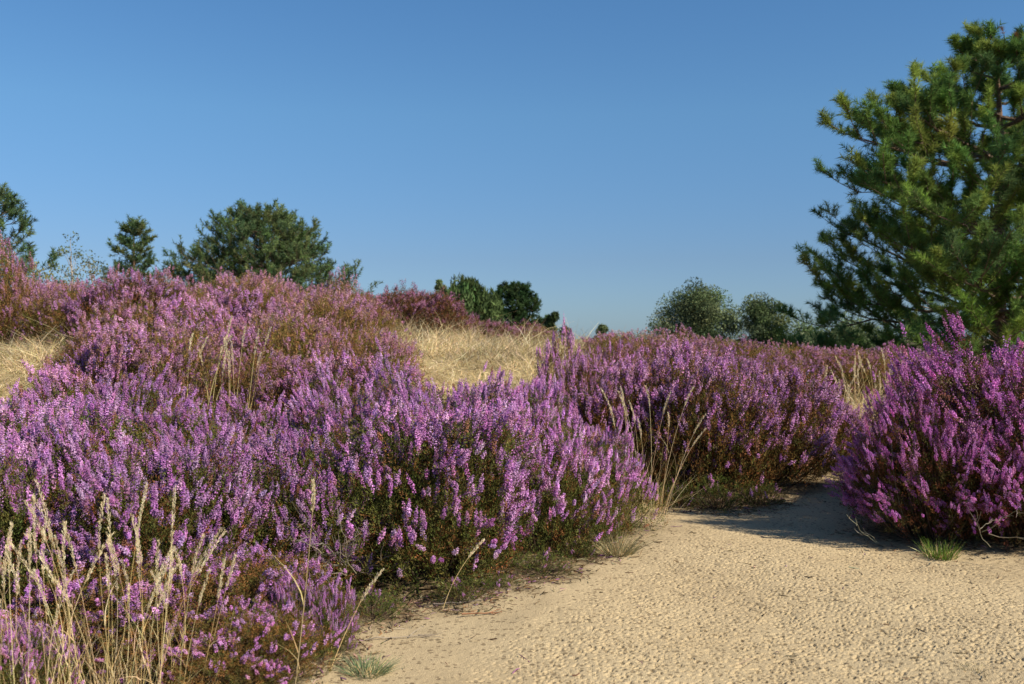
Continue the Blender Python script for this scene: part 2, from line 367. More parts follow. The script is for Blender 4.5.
def heather_meshes(kind, seed, n_spike, K, n_shoot, n_leaf, lean=(0, 0), L=(.05, .11), fat=1.0, bloom=(.12, .45), outw=.62, upw=.62, axl=1.2):
    rng = np.random.default_rng(seed)
    kv = rng.normal(size=(5, 3)) * 2.6; ph = rng.uniform(0, 6.3, 5)
    lump = lambda d: 1 + .085 * np.sin(d @ kv.T + ph).sum(-1)
    leanv = np.array([lean[0], lean[1], 0.])
    def dome(n, lo=.02):
        az = rng.uniform(0, 2 * PI, n); u = rng.uniform(lo, 1, n) ** .85
        q = np.sqrt(1 - u * u)
        return np.stack([q * np.cos(az), q * np.sin(az), u], -1)
    def surf(d, f):
        l = lump(d) * f
        return np.stack([d[:, 0] * R0 * l, d[:, 1] * R0 * l, .03 + (H0 - .03) * d[:, 2] ** .8 * l], -1) + leanv * (d[:, 2:] * f[:, None])
    up = np.array([0, 0, 1.])
    def axis_of(d, j):
        return nrm(d * outw + up * upw + leanv * axl + rng.normal(size=d.shape) * j)
    # clusters of flowering shoots
    nc = n_spike // 5
    dc = dome(nc, .05); fc = rng.normal(1.0, .075, nc)
    ci = rng.integers(0, nc, n_spike)
    d = nrm(dc[ci] + rng.normal(size=(n_spike, 3)) * .035); d[:, 2] = np.abs(d[:, 2])
    patch = np.sin(d @ (kv[:4].T * 1.6) + ph[:4]).sum(-1)
    keep = rng.random(n_spike) < (.16 + .84 * smooth(d[:, 2] + rng.normal(size=n_spike) * .08, *bloom)) * (.38 + .62 * smooth(patch, -1.9, -.3))
    d, ci = d[keep], ci[keep]; n = len(d)
    tip = surf(d, fc[ci] + rng.normal(0, .035, n)); tip[:, 2] = np.maximum(tip[:, 2], .07)
    ax = nrm(axis_of(dc, .23)[ci] + rng.normal(size=(n, 3)) * .13)
    Ls = rng.uniform(L[0], L[1], n) * (.68 + .32 * smooth(d[:, 2], .05, .5)) * rng.choice([1, 1, 1, .6], n)
    base = tip - ax * Ls[:, None]
    u, v = frames(ax)
    cs = pick(rng, n, *PAL[kind]) * 1.12
    # flowers in a spiral round each spike
    t = (np.arange(K) + .5) / K
    ang = np.arange(K) * 2.399 + rng.uniform(0, 6.3, (n, 1)); tt = np.clip(t + rng.normal(0, .02, (n, K)), 0, 1)
    rad = nrm(u[:, None] * np.cos(ang)[..., None] + v[:, None] * np.sin(ang)[..., None] + rng.normal(size=(n, K, 3)) * .25)
    bendv = (rng.normal(size=(n, 3)) * .06 + up * .05) * Ls[:, None]
    pos = base[:, None] + ax[:, None] * (tt * Ls[:, None])[..., None] + bendv[:, None] * (tt ** 2)[..., None]
    env = (np.sin(np.clip(tt, .0, 1) * PI * .86 + .38)) * .8 + .25
    ln = .0072 * fat * env * rng.uniform(.7, 1.3, (n, K)); w = .0034 * fat * env * rng.uniform(.75, 1.3, (n, K))
    axis = nrm(rad + ax[:, None] * .25)
    cf = np.clip(cs[:, None] * rng.normal(1, .11, (n, K, 1)), .01, .9)
    # a few withered brown flowers
    br = rng.random((n, K)) < (.05 if kind in (NEAR, RIGHT) else .14)
    cf[br] = np.array([.26, .14, .09]) * rng.uniform(.6, 1.2, (br.sum(), 1))
    mbb = MB(); tets(mbb, pos.reshape(-1, 3), axis.reshape(-1, 3), ln.ravel(), w.ravel(), cf.reshape(-1, 3), rng)
    # leafy shoots: below each spike, and unflowered ones at many depths
    ns = n_shoot
    ds = dome(ns); fs = rng.beta(5, 1.35, ns) * 1.03 + .02
    ps = surf(ds, fs); ps[:, 2] = np.maximum(ps[:, 2], .02); as_ = axis_of(ds, .3)
    mfol = MB()
    P = np.concatenate([base, ps]); A = np.concatenate([ax, as_]); SL = np.concatenate([rng.uniform(.05, .10, n), rng.uniform(.05, .12, ns)])
    cfo = pick(rng, len(P), *GREEN[kind], .22)
    q = n_leaf; tl = rng.random((len(P), q))
    U, Vv = frames(A); an = rng.uniform(0, 6.3, (len(P), q))
    rd = U[:, None] * np.cos(an)[..., None] + Vv[:, None] * np.sin(an)[..., None]
    side = .004 + .012 * rng.random((len(P), q)) * (1 - tl)
    pl = P[:, None] - A[:, None] * (tl * SL[:, None])[..., None] + rd * side[..., None]
    dl = nrm(rd * .8 + A[:, None] * .9)
    leaves(mfol, pl.reshape(-1, 3), dl.reshape(-1, 3), rng.uniform(.006, .013, pl.shape[0] * q) * fat, rng.uniform(.0011, .0022, pl.shape[0] * q) * fat,
           np.clip(np.repeat(cfo, q, 0) * rng.normal(1, .2, (len(P) * q, 1)), .004, .6), rng)
    # woody stems fanning out of the root
    nst = 150 if kind != THIN else 36
    k = rng.choice(n + ns, nst, replace=False)
    e = (P - A * SL[:, None] * .6)[k]; b0 = np.stack([e[:, 0] * .22, e[:, 1] * .22, np.full(nst, -.03)], -1) + rng.normal(size=(nst, 3)) * [.03, .03, 0]
    c0 = b0 + (e - b0) * .55 + np.stack([e[:, 0] * .12, e[:, 1] * .12, -.12 * e[:, 2]], -1) + rng.normal(size=(nst, 3)) * .025
    s = np.linspace(0, 1, 6)[None, :, None]
    path = b0[:, None] * (1 - s) ** 2 + 2 * c0[:, None] * s * (1 - s) + e[:, None] * s ** 2
    rr = np.linspace(.0042, .0012, 6)[None] * rng.uniform(.6, 1.3, (nst, 1))
    mst = MB(); tubes(mst, path, rr, pick(rng, nst, [(.11, .075, .05), (.18, .14, .10), (.08, .05, .035)], [3, 1.2, 3]), 4)
    return mbb.mesh('blossom', M_BLOOM), mfol.mesh('foliage', M_SHOOT), mst.mesh('woody_stem', M_WOOD)

LIB = {
    NEAR: [heather_meshes(NEAR, 11 + i, 1650, 36, 3900, 28, ln, (.045, .095), 1.08, (.12, .62)) for i, ln in enumerate([(.05, .0), (-.05, .02), (.0, -.06), (.08, -.03)])],
    LOW: [heather_meshes(LOW, 25 + i, 620, 32, 2600, 24, (.03, 0), (.06, .11), 1.5, (.2, .9)) for i in range(2)],
    MAT: [heather_meshes(MAT, 28 + i, 45, 26, 420, 24, (.03, 0), (.10, .2), 2.2, (.2, .9)) for i in range(2)],
    MIDS: [heather_meshes(MIDS, 31 + i, 1400, 26, 2800, 22, ln, (.06, .12), 1.35, (.15, .6)) for i, ln in enumerate([(.10, .0), (.04, -.05)])],
    THIN: [heather_meshes(THIN, 41 + i, 330, 34, 260, 26, (.02, 0), (.07, .16), 1.7, (.1, .5)) for i in range(2)],
    RIGHT: [heather_meshes(RIGHT, 51 + i, 1500, 34, 3300, 26, ln, (.06, .11), 1.0, (-.25, .02), .80, .42, 2.6) for i, ln in enumerate([(-.20, -.06), (-.14, -.10)])],
    DULL: [heather_meshes(DULL, 71 + i, 1250, 16, 3000, 18, ln, (.04, .085), 1.28, (.15, .8)) for i, ln in enumerate([(.05, .0), (-.05, -.03), (.0, .04)])],
    FAR: [heather_meshes(FAR, 91 + i, 700, 10, 1700, 12, (.03, 0), (.06, .12), 2.0, (.1, .6)) for i in range(2)],
}
ZTXT = {
    'near': ('purple heather in the bright mass behind the front row, left of the sand', 'bright purple heather shrubs left of the sand'),
    'sprig': ('low green heather sprig creeping onto the sand along the foot of the front row', 'low heather sprigs along the sand edge'),
    'hem': ('low green heather hem at the head of the sand path', 'low green heather at the path head'),
    'mids': ('purple heather in the second row behind the head of the sand path', 'heather shrubs behind the sand path'),
    'right': ('magenta heather under the pine', 'magenta heather shrubs under the pine'),
    'slope': ('half faded pink heather on the slope between the bright mass and the round mound', 'fading heather shrubs on the left slope'),
    'mound': ('dull pink heather crowning the round mound against the wide pine', 'dull pink heather shrubs on the mound'),
    'ridge': ('rusty pink heather on the ridge in front of the pine at the photo edge', 'rusty pink heather shrubs on the ridge'),
    'pinefoot': ('reddish heather low at the dark foot of the large pine, behind the yellow straw', 'reddish heather shrubs at the foot of the pine'),
    'backr': ('reddish brown heather in the far strip in front of the pale birches', 'reddish heather shrubs in front of the birches'),
    'backc': ('dark reddish heather on the far rise beyond the pale dry grass', 'dark heather shrubs beyond the dry grass'),
}
rs = np.random.default_rng(77)
count = {k: 0 for k in LIB}
for zn, items in ZONES:
    for px, Y, w, h, kind, label in items:
        p = at(px, Y)
        t = empty('heather_shrub', (p[0], p[1], p[2] - .01))
        lib = LIB[kind][count[kind] % len(LIB[kind])]; count[kind] += 1
        for nm, me in zip(('blossom', 'foliage', 'woody_stem'), lib): link(nm, me, t)
        j = rs.uniform(.95, 1.05)
        t.scale = (w, w * j, h)
        t.rotation_euler = (0, 0, rs.uniform(-.5, .5) if kind == RIGHT or zn == 'mids' else rs.uniform(-PI, PI))
        tag(t, label or ZTXT[zn][0], 'heather', ZTXT[zn][1])

# ------------------------------------------------------------------ grasses
STRAWC = ([(.66, .52, .27), (.58, .44, .21), (.74, .61, .36), (.46, .33, .15)], [4, 3, 2, 1])

def straw_tuft(name, label, px, Y, n, height, spread, seed, leanx=0., head=.10, n_basal=120, group=None, fat=1.0, heads=True):
    """a tuft of dry stalks; every stalk is a part with its seed head as a sub-part"""
    rng = np.random.default_rng(seed); p = at(px, Y)
    t = empty(name, tuple(p)); tag(t, label, 'grass', group)
    for i in range(n):
        b = np.array([rng.uniform(-1, 1) * spread[0], rng.uniform(-1, 1) * spread[1], -.01])
        b[2] += terrain(p[0] + b[0], p[1] + b[1]) - p[2]
        Hh = height * rng.uniform(.62, 1.05)
        d = nrm(np.array([b[0] / spread[0] * .16 + leanx + rng.normal() * .09, rng.normal() * .10, 1.]))
        s = np.linspace(0, 1, 9)[:, None]; bend = np.array([rng.normal() * .05 + leanx * .2, rng.normal() * .05, -.01]) * height * 1.3
        path = b + d * Hh * s + bend * s ** 2.2
        c = pick(rng, 1, *STRAWC)
        m = MB(); tubes(m, path[None], np.linspace(.0014, .0007, 9)[None] * fat, c, 4)
        # one or two narrow dry leaves on the stalk
        k = rng.integers(1, 4, 1)[0]; q = rng.integers(1, 5, k)
        ld = nrm(np.tile(d, (k, 1)) + rng.normal(size=(k, 3)) * .28)
        blades(m, path[q], ld, rng.uniform(.08, .2, k) * height * 2, np.full(k, .0016) * fat, rng.normal(size=(k, 3)) * .05 - [0, 0, .02], pick(rng, k, *STRAWC), rng, 5)
        st = m.build('stalk', M_STRAW, t)
        if not heads: continue
        # seed head: a narrow panicle of many small spikelets
        hl = head * rng.uniform(.75, 1.3); ns = int(110)
        e = path[-1]; dd = nrm(path[-1] - path[-3]); u, v = frames(dd[None])
        tt = rng.random(ns); an = rng.uniform(0, 6.3, ns)
        env = np.sin(np.clip(tt * .92 + .06, 0, 1) * PI) ** .7
        rd = u * np.cos(an)[:, None] + v * np.sin(an)[:, None]
        curve = nrm(bend[None] + 1e-6) * (tt ** 2 * hl * .15)[:, None]
        pos = e - dd * hl * .25 + dd * (tt * hl)[:, None] + curve + rd * (.0033 * fat * env * rng.random(ns))[:, None]
        m2 = MB(); tets(m2, pos, nrm(dd + rd * .35), rng.uniform(.006, .011, ns), rng.uniform(.0008, .0016, ns) * fat,
                        pick(rng, ns, [(.78, .67, .44), (.72, .60, .37), (.84, .75, .54)], [3, 3, 2], .12), rng)
        m2.build('seed_head', M_STRAW, st)
    if n_basal:
        m = MB(); b = np.stack([rng.normal(size=n_basal) * spread[0] * .6, rng.normal(size=n_basal) * spread[1] * .6, np.full(n_basal, -.01)], -1)
        b[:, 2] += terrain(p[0] + b[:, 0], p[1] + b[:, 1]) - p[2]
        d = nrm(np.stack([b[:, 0] / spread[0] * .3 + leanx, rng.normal(size=n_basal) * .3, np.ones(n_basal)], -1) + rng.normal(size=(n_basal, 3)) * .18)
        blades(m, b, d, rng.uniform(.25, .6, n_basal) * height, np.full(n_basal, .0014) * fat, rng.normal(size=(n_basal, 3)) * [.06, .06, .02], pick(rng, n_basal, *STRAWC), rng, 5)
        m.build('basal_foliage', M_STRAW, t)
    return t

FG = 'dry grass tufts in front of the purple heather'
straw_tuft('dry_grass_tuft', 'leftmost of the three foreground straw tufts, with the tallest seed heads', 28, 2.28, 20, .47, (.095, .07), 1, -.10, .115, 80, FG, .60)
straw_tuft('dry_grass_tuft', 'densest straw tuft with upright seed heads, between the other two foreground tufts', 115, 2.34, 22, .42, (.11, .08), 2, .0, .105, 90, FG, .60)
straw_tuft('dry_grass_tuft', 'rightmost foreground straw tuft, its stalks leaning towards the sand', 172, 2.40, 10, .38, (.075, .07), 3, .09, .10, 50, FG, .60)
straw_tuft('dry_grass_stalk', 'single tall straw stalk with a seed head in front of the grey twiggy heather', 288, 2.42, 1, .50, (.012, .012), 4, -.05, .09, 0, 'lone straw stalks')
straw_tuft('dry_grass_stalk', 'lone straw stalk leaning over the litter at the blue green grass tuft', 322, 2.62, 1, .28, (.02, .012), 5, .22, .08, 0, 'lone straw stalks')
straw_tuft('dry_grass_stalk', 'lone short straw stalk on the sand below the broad purple heather', 440, 3.25, 1, .26, (.05, .012), 6, .28, .09, 0, 'lone straw stalks')
straw_tuft('dry_grass_clump', 'tall slender straw clump at the sand edge between the two heather masses', 648, 4.95, 13, .60, (.10, .10), 7, .07, .10, 70, None, .95)
straw_tuft('dry_grass_clump', 'pale straw stalks rising out of the fading heather on the slope', 220, 6.0, 14, .72, (.20, .15), 8, .03, .12, 60, None, 1.7)
straw_tuft('dry_grass_clump', 'bleached dry stalks leaning out of the purple heather near the slope', 118, 4.35, 9, .62, (.05, .05), 9, -.55, .06, 10, None, 1.4, False)
straw_tuft('dry_grass_clump', 'yellow straw clump between the path heather and the dark foot of the pine', 858, 6.7, 34, .48, (.26, .2), 10, .03, .12, 420, None, 2.0)
straw_tuft('dry_grass_clump', 'yellow straw at the back of the big magenta bush, under the pine', 890, 7.8, 22, .50, (.3, .2), 12, .03, .12, 200, None, 2.0)

def green_tuft(label, px, Y, n, height, spread, cols, seed, fat=1.0, flare=1.0):
    rng = np.random.default_rng(seed); p = at(px, Y)
    o = empty('grass_tuft', tuple(p)); tag(o, label, 'grass')
    for nm, cnt, cc, hh in (('green_blades', n, cols, 1.0), ('dry_blades', n // 2, STRAWC, .8)):
        m = MB(); a = rng.uniform(0, 6.3, cnt); r = np.sqrt(rng.random(cnt)) * spread
        b = np.stack([np.cos(a) * r, np.sin(a) * r, np.full(cnt, -.006)], -1)
        d = nrm(np.stack([np.cos(a) * r / spread * flare, np.sin(a) * r / spread * flare, np.ones(cnt)], -1) + rng.normal(size=(cnt, 3)) * .2)
        blades(m, b, d, rng.uniform(.5, 1.05, cnt) * height * hh, np.full(cnt, .0011) * fat, (d * [1, 1, -.4]) * height * .3, pick(rng, cnt, *cc), rng, 5)
        m.build('foliage' if nm == 'green_blades' else 'dry_foliage', M_GREEN if nm == 'green_blades' else M_STRAW, o)
BLUEG = ([(.17, .24, .12), (.13, .20, .09), (.25, .30, .17)], [3, 2, 2])
green_tuft('round blue green grass tuft on the sand at the foot of the heather', 366, 2.66, 300, .065, .05, BLUEG, 21)
green_tuft('small grey green grass tuft on the sand at the tip of the purple heather', 617, 4.05, 260, .15, .055, ([(.22, .22, .12), (.30, .26, .14), (.15, .16, .08)], [3, 3, 2]), 22)
green_tuft('small bright green grass tuft at the foot of the big magenta bush', 941, 4.12, 170, .10, .06, ([(.13, .22, .035), (.18, .26, .05)], [2, 1]), 23, 1.5, .35)
green_tuft('flat dark green plant pressed into the pitted sand, far from the bushes', 975, 2.68, 60, .02, .03, ([(.07, .09, .03), (.12, .11, .05)], [2, 1]), 24)
green_tuft('yellow green grass tuft in front of the pale dry grass', 492, 6.9, 220, .42, .22, ([(.30, .32, .05), (.38, .36, .08), (.22, .24, .05)], [3, 2, 2]), 25, 2.6)

def dry_grass_field():
    rng = np.random.default_rng(3); m = MB()
    def scatter(n, x0, x1, y0, y1, hmin, hmax, flat, cols):
        x = rng.uniform(x0, x1, n); y = rng.uniform(y0, y1, n)
        keep = vnoise(x, y, .5, 8) + .3 * rng.random(n) > .40
        x, y = x[keep], y[keep]; k = len(x)
        b = np.stack([x, y, terrain(x, y) - .01], -1)
        d = nrm(np.stack([rng.normal(size=k) * flat + .1, rng.normal(size=k) * flat, np.ones(k)], -1))
        ln = rng.uniform(hmin, hmax, k) * (.35 + 1.3 * vnoise(x, y, .3, 9) ** 1.5)
        blades(m, b, d, ln, rng.uniform(.0018, .0035, k) * (y / 8), np.stack([rng.normal(size=k) * .5, rng.normal(size=k) * .5, -np.abs(rng.normal(size=k)) * .4], -1) * ln[:, None], pick(rng, k, *cols) * (.62 + .62 * smooth(vnoise(x, y, .45, 12) * .6 + vnoise(x, y, .16, 13) * .4, .25, .7))[:, None], rng, 4)
    pal = ([(.60, .48, .27), (.66, .54, .33), (.50, .37, .18), (.72, .62, .42), (.36, .33, .13)], [4, 3, 2, 1.5, .6])
    scatter(30000, -2.4, 2.0, 7.2, 12.8, .08, .26, .8, pal)
    scatter(9000, -2.8, 2.2, 12, 16, .16, .38, .3, pal)
    scatter(5000, -1.6, 1.4, 9.5, 12.5, .2, .42, .3, pal)
    scatter(24000, -5.5, -2.6, 5.6, 8.8, .10, .30, .8, pal)
    scatter(5000, 1.8, 5.5, 7.0, 10.5, .12, .36, .5, pal)
    scatter(6000, -6, -1.5, 9.5, 14, .15, .40, .4, pal)
    tag(m.build('dry_grass', M_STRAW), 'pale yellow dry grass covering the dune beyond the heather', 'grass', None, 'stuff')
dry_grass_field()

def litter():
    rng = np.random.default_rng(8); m = MB()
    near = FOOT[(FOOT[:, 1] < 6.0)]
    n = 8500; k = rng.integers(0, len(near), n); a = rng.uniform(0, 2 * PI, n)
    r = near[k, 2] * rng.normal(.86, .13, n) + np.abs(rng.normal(size=n)) * .05
    x, y = near[k, 0] + np.cos(a) * r, near[k, 1] + np.sin(a) * r
    x = np.concatenate([x, rng.uniform(-.6, 1.9, 240)]); y = np.concatenate([y, rng.uniform(2.3, 4.6, 240)]); n = len(x)
    b = np.stack([x, y, terrain(x, y) + rng.uniform(.000, .006, n)], -1)
    d = nrm(np.stack([rng.normal(size=n), rng.normal(size=n), rng.normal(size=n) * .18], -1))
    ln = rng.gamma(2., .010, n) + .004
    c = pick(rng, n, [(.10, .07, .04), (.20, .14, .08), (.34, .27, .17), (.16, .09, .05), (.24, .12, .20)], [4, 3, 2, 2, 1], .25)
    P = b[:, None] + d[:, None] * (ln[:, None] * np.linspace(-.5, .5, 3))[..., None] + rng.normal(size=(n, 3, 3)) * [.002, .002, .0012]
    tubes(m, P, np.stack([rng.uniform(.0006, .0022, n)] * 3, 1), c, 3)
    tag(m.build('plant_litter', M_LITTER), 'brown heather crumbs and broken twigs strewn at the foot of the shrubs', 'litter', None, 'stuff')
litter()

def twig(label, px, Y, length, yaw, seed, col=(.24, .16, .09), rad=.0028, group=None, rise=.006, forks=3):
    rng = np.random.default_rng(seed); p = at(px, Y)
    t = empty('fallen_twig', tuple(p)); t.rotation_euler = (0, 0, yaw); tag(t, label, 'twig', group)
    s = np.linspace(-.5, .5, 8)
    P = np.stack([s * length, np.cumsum(rng.normal(size=8)) * length * .02, rise + rng.normal(size=8) * .002 + .25 * rise * s], -1)
    m = MB(); tubes(m, P[None], np.linspace(rad, rad * .4, 8)[None], np.array([col]), 5); m.build('stem', M_WOOD, t)
    for f in range(forks):
        i = rng.integers(2, 6); q = np.linspace(0, 1, 5)[:, None]
        d = np.array([1, rng.choice([-1, 1]) * rng.uniform(.5, 1.), rng.uniform(0, .35)])
        m = MB(); tubes(m, (P[i] + d * q * length * .28 + rng.normal(size=(5, 3)) * .002)[None], np.linspace(rad * .55, rad * .25, 5)[None], np.array([col]) * 1.1, 4)
        m.build('side_shoot', M_WOOD, t)
twig('reddish brown twig lying on the sand edge below the broad purple heather', 482, 3.18, .13, .15, 1, (.26, .13, .07), .003)
twig('dark grey twig on the litter at the sand edge, beside the reddish one', 462, 3.32, .20, .3, 2, (.16, .13, .11), .003)
twig('thin grey twig lying near the blue green grass tuft', 402, 2.98, .22, .35, 3, (.30, .25, .19), .0022)
twig('short dark twig lying on bare sand near the grey green tuft', 560, 3.7, .09, -.3, 4, (.12, .08, .05), .0025)
twig('small dark curled twig half sunk in the pitted sand', 985, 2.62, .06, 1.2, 5, (.12, .10, .06), .0014)

def bare_branch(label, px, Y, z, n, length, seed, col, yaw=0.):
    rng = np.random.default_rng(seed); p = at(px, Y)
    t = empty('dead_heather_branch', (p[0], p[1], p[2])); tag(t, label, 'dead branch')
    for i in range(n):
        a = yaw + rng.normal() * .6; q = np.linspace(0, 1, 9)[:, None]
        d = np.array([math.cos(a), -.35 + rng.normal() * .35, rng.uniform(.1, .9)])
        L_ = length * rng.uniform(.6, 1.1)
        path = np.array([rng.normal() * .03, rng.normal() * .03, z * rng.uniform(.4, 1.1)]) + d * q * L_ + np.cumsum(rng.normal(size=(9, 3)) * .006, 0)
        m = MB(); tubes(m, path[None], np.linspace(.0019, .0006, 9)[None], pick(rng, 1, [col], [1]), 4); st = m.build('stem', M_WOOD, t)
        for f in range(3):
            k = rng.integers(3, 8); dd = nrm(d + rng.normal(size=3) * .6)
            m = MB(); tubes(m, (path[k] + dd * np.linspace(0, 1, 5)[:, None] * L_ * .3 + np.cumsum(rng.normal(size=(5, 3)) * .003, 0))[None], np.linspace(.0012, .0005, 5)[None], pick(rng, 1, [col], [1]), 4)
            m.build('side_shoot', M_WOOD, st)
bare_branch('grey leafless heather twigs showing in the gap of the purple front row', 335, 3.28, .18, 22, .22, 1, (.20, .17, .13), PI / 2)
bare_branch('pale dead twig at the foot of the big magenta bush, by its shadow', 868, 4.30, .02, 2, .18, 2, (.34, .30, .22), PI * .7)
bare_branch('pale crooked dead twig sticking out of the magenta heather above the green tuft', 985, 3.96, .16, 4, .20, 3, (.26, .21, .15), .1)

# ------------------------------------------------------------------ pines
PINE_G = ([(.13, .225, .06), (.19, .28, .065), (.25, .33, .07), (.10, .18, .06), (.27, .32, .07)], [4, 4, 3, 3, 1.0])

def needles_for(mb, base, ax, L, per, nlen, nwid, cols, rng):
    S_ = len(base); U, V = frames(ax)
    t = rng.random((S_, per)) ** .8; an = rng.uniform(0, 6.3, (S_, per))
    rd = U[:, None] * np.cos(an)[..., None] + V[:, None] * np.sin(an)[..., None]
    pos = base[:, None] + ax[:, None] * (t * L[:, None])[..., None]
    d = nrm(ax[:, None] * (.35 + .5 * t[..., None]) + rd * .9 + rng.normal(size=(S_, per, 3)) * .12)
    ln = nlen * rng.uniform(.7, 1.15, (S_, per))
    c = np.clip(cols[:, None] * rng.normal(1, .16, (S_, per, 1)), .003, .6)
    leaves(mb, pos.reshape(-1, 3), d.reshape(-1, 3), ln.ravel(), np.full(S_ * per, nwid), c.reshape(-1, 3), rng)

def make_pine(name, label, px, Y, zb, H, prof, n_limb, n_lat, n_sh, per, nlen, nwid, shoot, seed, detail=True, lean=0., pal=PINE_G, z0=.12, group=None, trunk_r=None, dry=0, cat='pine tree', spread=1.0):
    """prof: crown radius against height as a fraction of H"""
    rng = np.random.default_rng(seed); p = at(px, Y)
    t = empty(name, (p[0], p[1], zb)); tag(t, label, cat, group)
    r0 = trunk_r or H * .02
    s = np.linspace(0, 1, 14)
    tp = np.stack([lean * s ** 1.5 * H + np.sin(s * 5 + seed) * .012 * H, np.cos(s * 4 + seed) * .010 * H, s * H * .97], -1)
    m = MB(); tubes(m, tp[None], (r0 * (1 - s) ** .8 + .008)[None], np.array([[.17, .10, .06]]), 9); m.build('trunk', M_BARK, t, True)
    crown_w, crown_n = MB(), MB()
    bark = np.array([[.15, .10, .065]])
    for i in range(n_limb):
        f = z0 + (1 - z0) * ((i + rng.random()) / n_limb) ** .9
        R = np.interp(f, [q[0] for q in prof], [q[1] for q in prof]) * (rng.uniform(.66, 1.12) if f > .36 else rng.uniform(.82, 1.06))
        az = i * 2.399 + rng.normal() * .35; zt = f * H
        d = np.array([math.cos(az), math.sin(az), 0]); drop = R * rng.uniform(.05, .38) * (1.0 if f > .25 else .3)
        zs = max(.1, zt - drop); o = np.array([np.interp(zs, tp[:, 2], tp[:, q]) for q in (0, 1)] + [zs])
        q = np.linspace(0, 1, 8)[:, None]
        path = o + d * R * q + np.array([0, 0, 1.]) * (zt - zs) * q ** 1.4 + np.cumsum(rng.normal(size=(8, 3)) * .02 * R, 0) * (q > 0)
        wood, ned = (MB(), MB()) if detail else (crown_w, crown_n)
        tubes(wood, path[None], np.linspace(r0 * .30 * (R / 2) ** .5 + .004, .005, 8)[None], bark, 5)
        B, A, Ls = [], [], []
        nl = max(3, int(n_lat * (R / 2.2) ** .7))
        for j in range(nl):
            u = .14 + .86 * (j + rng.random()) / nl; k = min(int(u * 7), 6); b = path[k] + (path[k + 1] - path[k]) * (u * 7 - k)
            sg = 1 if j % 2 else -1; an = rng.uniform(.5, 1.15) * sg * (1 - .35 * u)
            tg = nrm(path[k + 1] - path[k])
            ld = nrm(np.array([tg[0] * math.cos(an) - tg[1] * math.sin(an), tg[0] * math.sin(an) + tg[1] * math.cos(an), tg[2] * .6 + rng.uniform(-.05, .38)]))
            ll = R * .42 * spread * (1.15 - .65 * u) * rng.uniform(.7, 1.2) + shoot * .6
            w = np.linspace(0, 1, 5)[:, None]; lp = b + ld * ll * w + np.array([0, 0, .28]) * ll * w ** 2
            tubes(wood, lp[None], np.linspace(.008, .003, 5)[None] * (H / 4.5) ** .5, bark, 4)
            v = rng.random(n_sh) ** .55 * .85 + .15; v[0] = 1; kk = np.minimum((v * 4).astype(int), 3)
            bb = lp[kk] + (lp[kk + 1] - lp[kk]) * (v * 4 - kk)[:, None]
            aa = nrm(nrm(lp[-1] - lp[-2]) * .7 + rng.normal(size=(n_sh, 3)) * .42 + np.array([0, 0, .55]))
            B.append(bb); A.append(aa); Ls.append(rng.uniform(.6, 1.15, n_sh) * shoot)
        aa = nrm(nrm(path[-1] - path[-2])[None] + rng.normal(size=(4, 3)) * .35 + [0, 0, .4]); B.append(np.repeat(path[-1:], 4, 0)); A.append(aa); Ls.append(np.full(4, shoot))
        B, A, Ls = np.concatenate(B), np.concatenate(A), np.concatenate(Ls)
        cg = pick(rng, nl + 1, *pal, .16); cols = np.concatenate([np.repeat(cg[:nl], n_sh, 0), np.repeat(cg[nl:], 4, 0)]) * rng.normal(1, .12, (len(B), 1))
        # the twig that carries each brush of needles
        tubes(wood, np.stack([B, B + A * Ls[:, None] * .5, B + A * Ls[:, None]], 1), np.tile([.004, .003, .002], (len(B), 1)) * (H / 4.5) ** .5, np.tile([[.16, .11, .06]], (len(B), 1)), 3)
        needles_for(ned, B, A, Ls, per, nlen, nwid, cols, rng)
        if detail:
            l = wood.build('limb', M_BARK, t); ned.build('needles', M_NEEDLE, l)
    # leader shoots
    top = tp[-1]; k = 9; A = nrm(rng.normal(size=(k, 3)) * .45 + [0, 0, 1]); B = np.repeat(tp[[-1, -2, -3]], 3, 0)
    lead = MB() if detail else crown_n
    needles_for(lead, B, A, np.full(k, shoot * 1.3), per, nlen, nwid, pick(rng, k, *pal), rng)
    if detail: lead.build('crown', M_NEEDLE, t)
    else:
        w = crown_w.build('limb', M_BARK, t); crown_n.build('crown', M_NEEDLE, t)
    return t, tp

# the large pine above the magenta heather
BIGP = [(0, 2.15), (.10, 2.25), (.31, 2.25), (.51, 2.0), (.68, 2.0), (.76, 1.5), (.83, 1.1), (.92, .6), (1, .2)]
big, btp = make_pine('pine_tree', 'large dense dark green pine rising above the magenta heather', 1003, 13.0, .35, 4.36, BIGP, 76, 15, 13, 50, .095, .0042, .16, 4, True, -.03, z0=.01, trunk_r=.11)
# dry brown shoots near its top
rng = np.random.default_rng(41)
for i in range(6):
    b = np.array([rng.uniform(-.45, .05), rng.uniform(-.4, .1), 4.5 * rng.uniform(.93, 1.03)])
    m = MB(); needles_for(m, b[None], nrm(np.array([[rng.normal() * .4, rng.normal() * .4, .6]])), np.array([.10]), 60, .055, .003, np.array([[.22, .12, .05]]), rng)
    tubes(m, np.stack([np.array([0, 0, 4.15]), (b + [0, 0, 4.3]) / 2, b])[None], np.array([[.01, .007, .004]]), np.array([[.17, .11, .07]]), 4)
    o = m.build('dry_shoot', M_NEEDLE, big); o['label'] = 'brown dried shoot near the top'

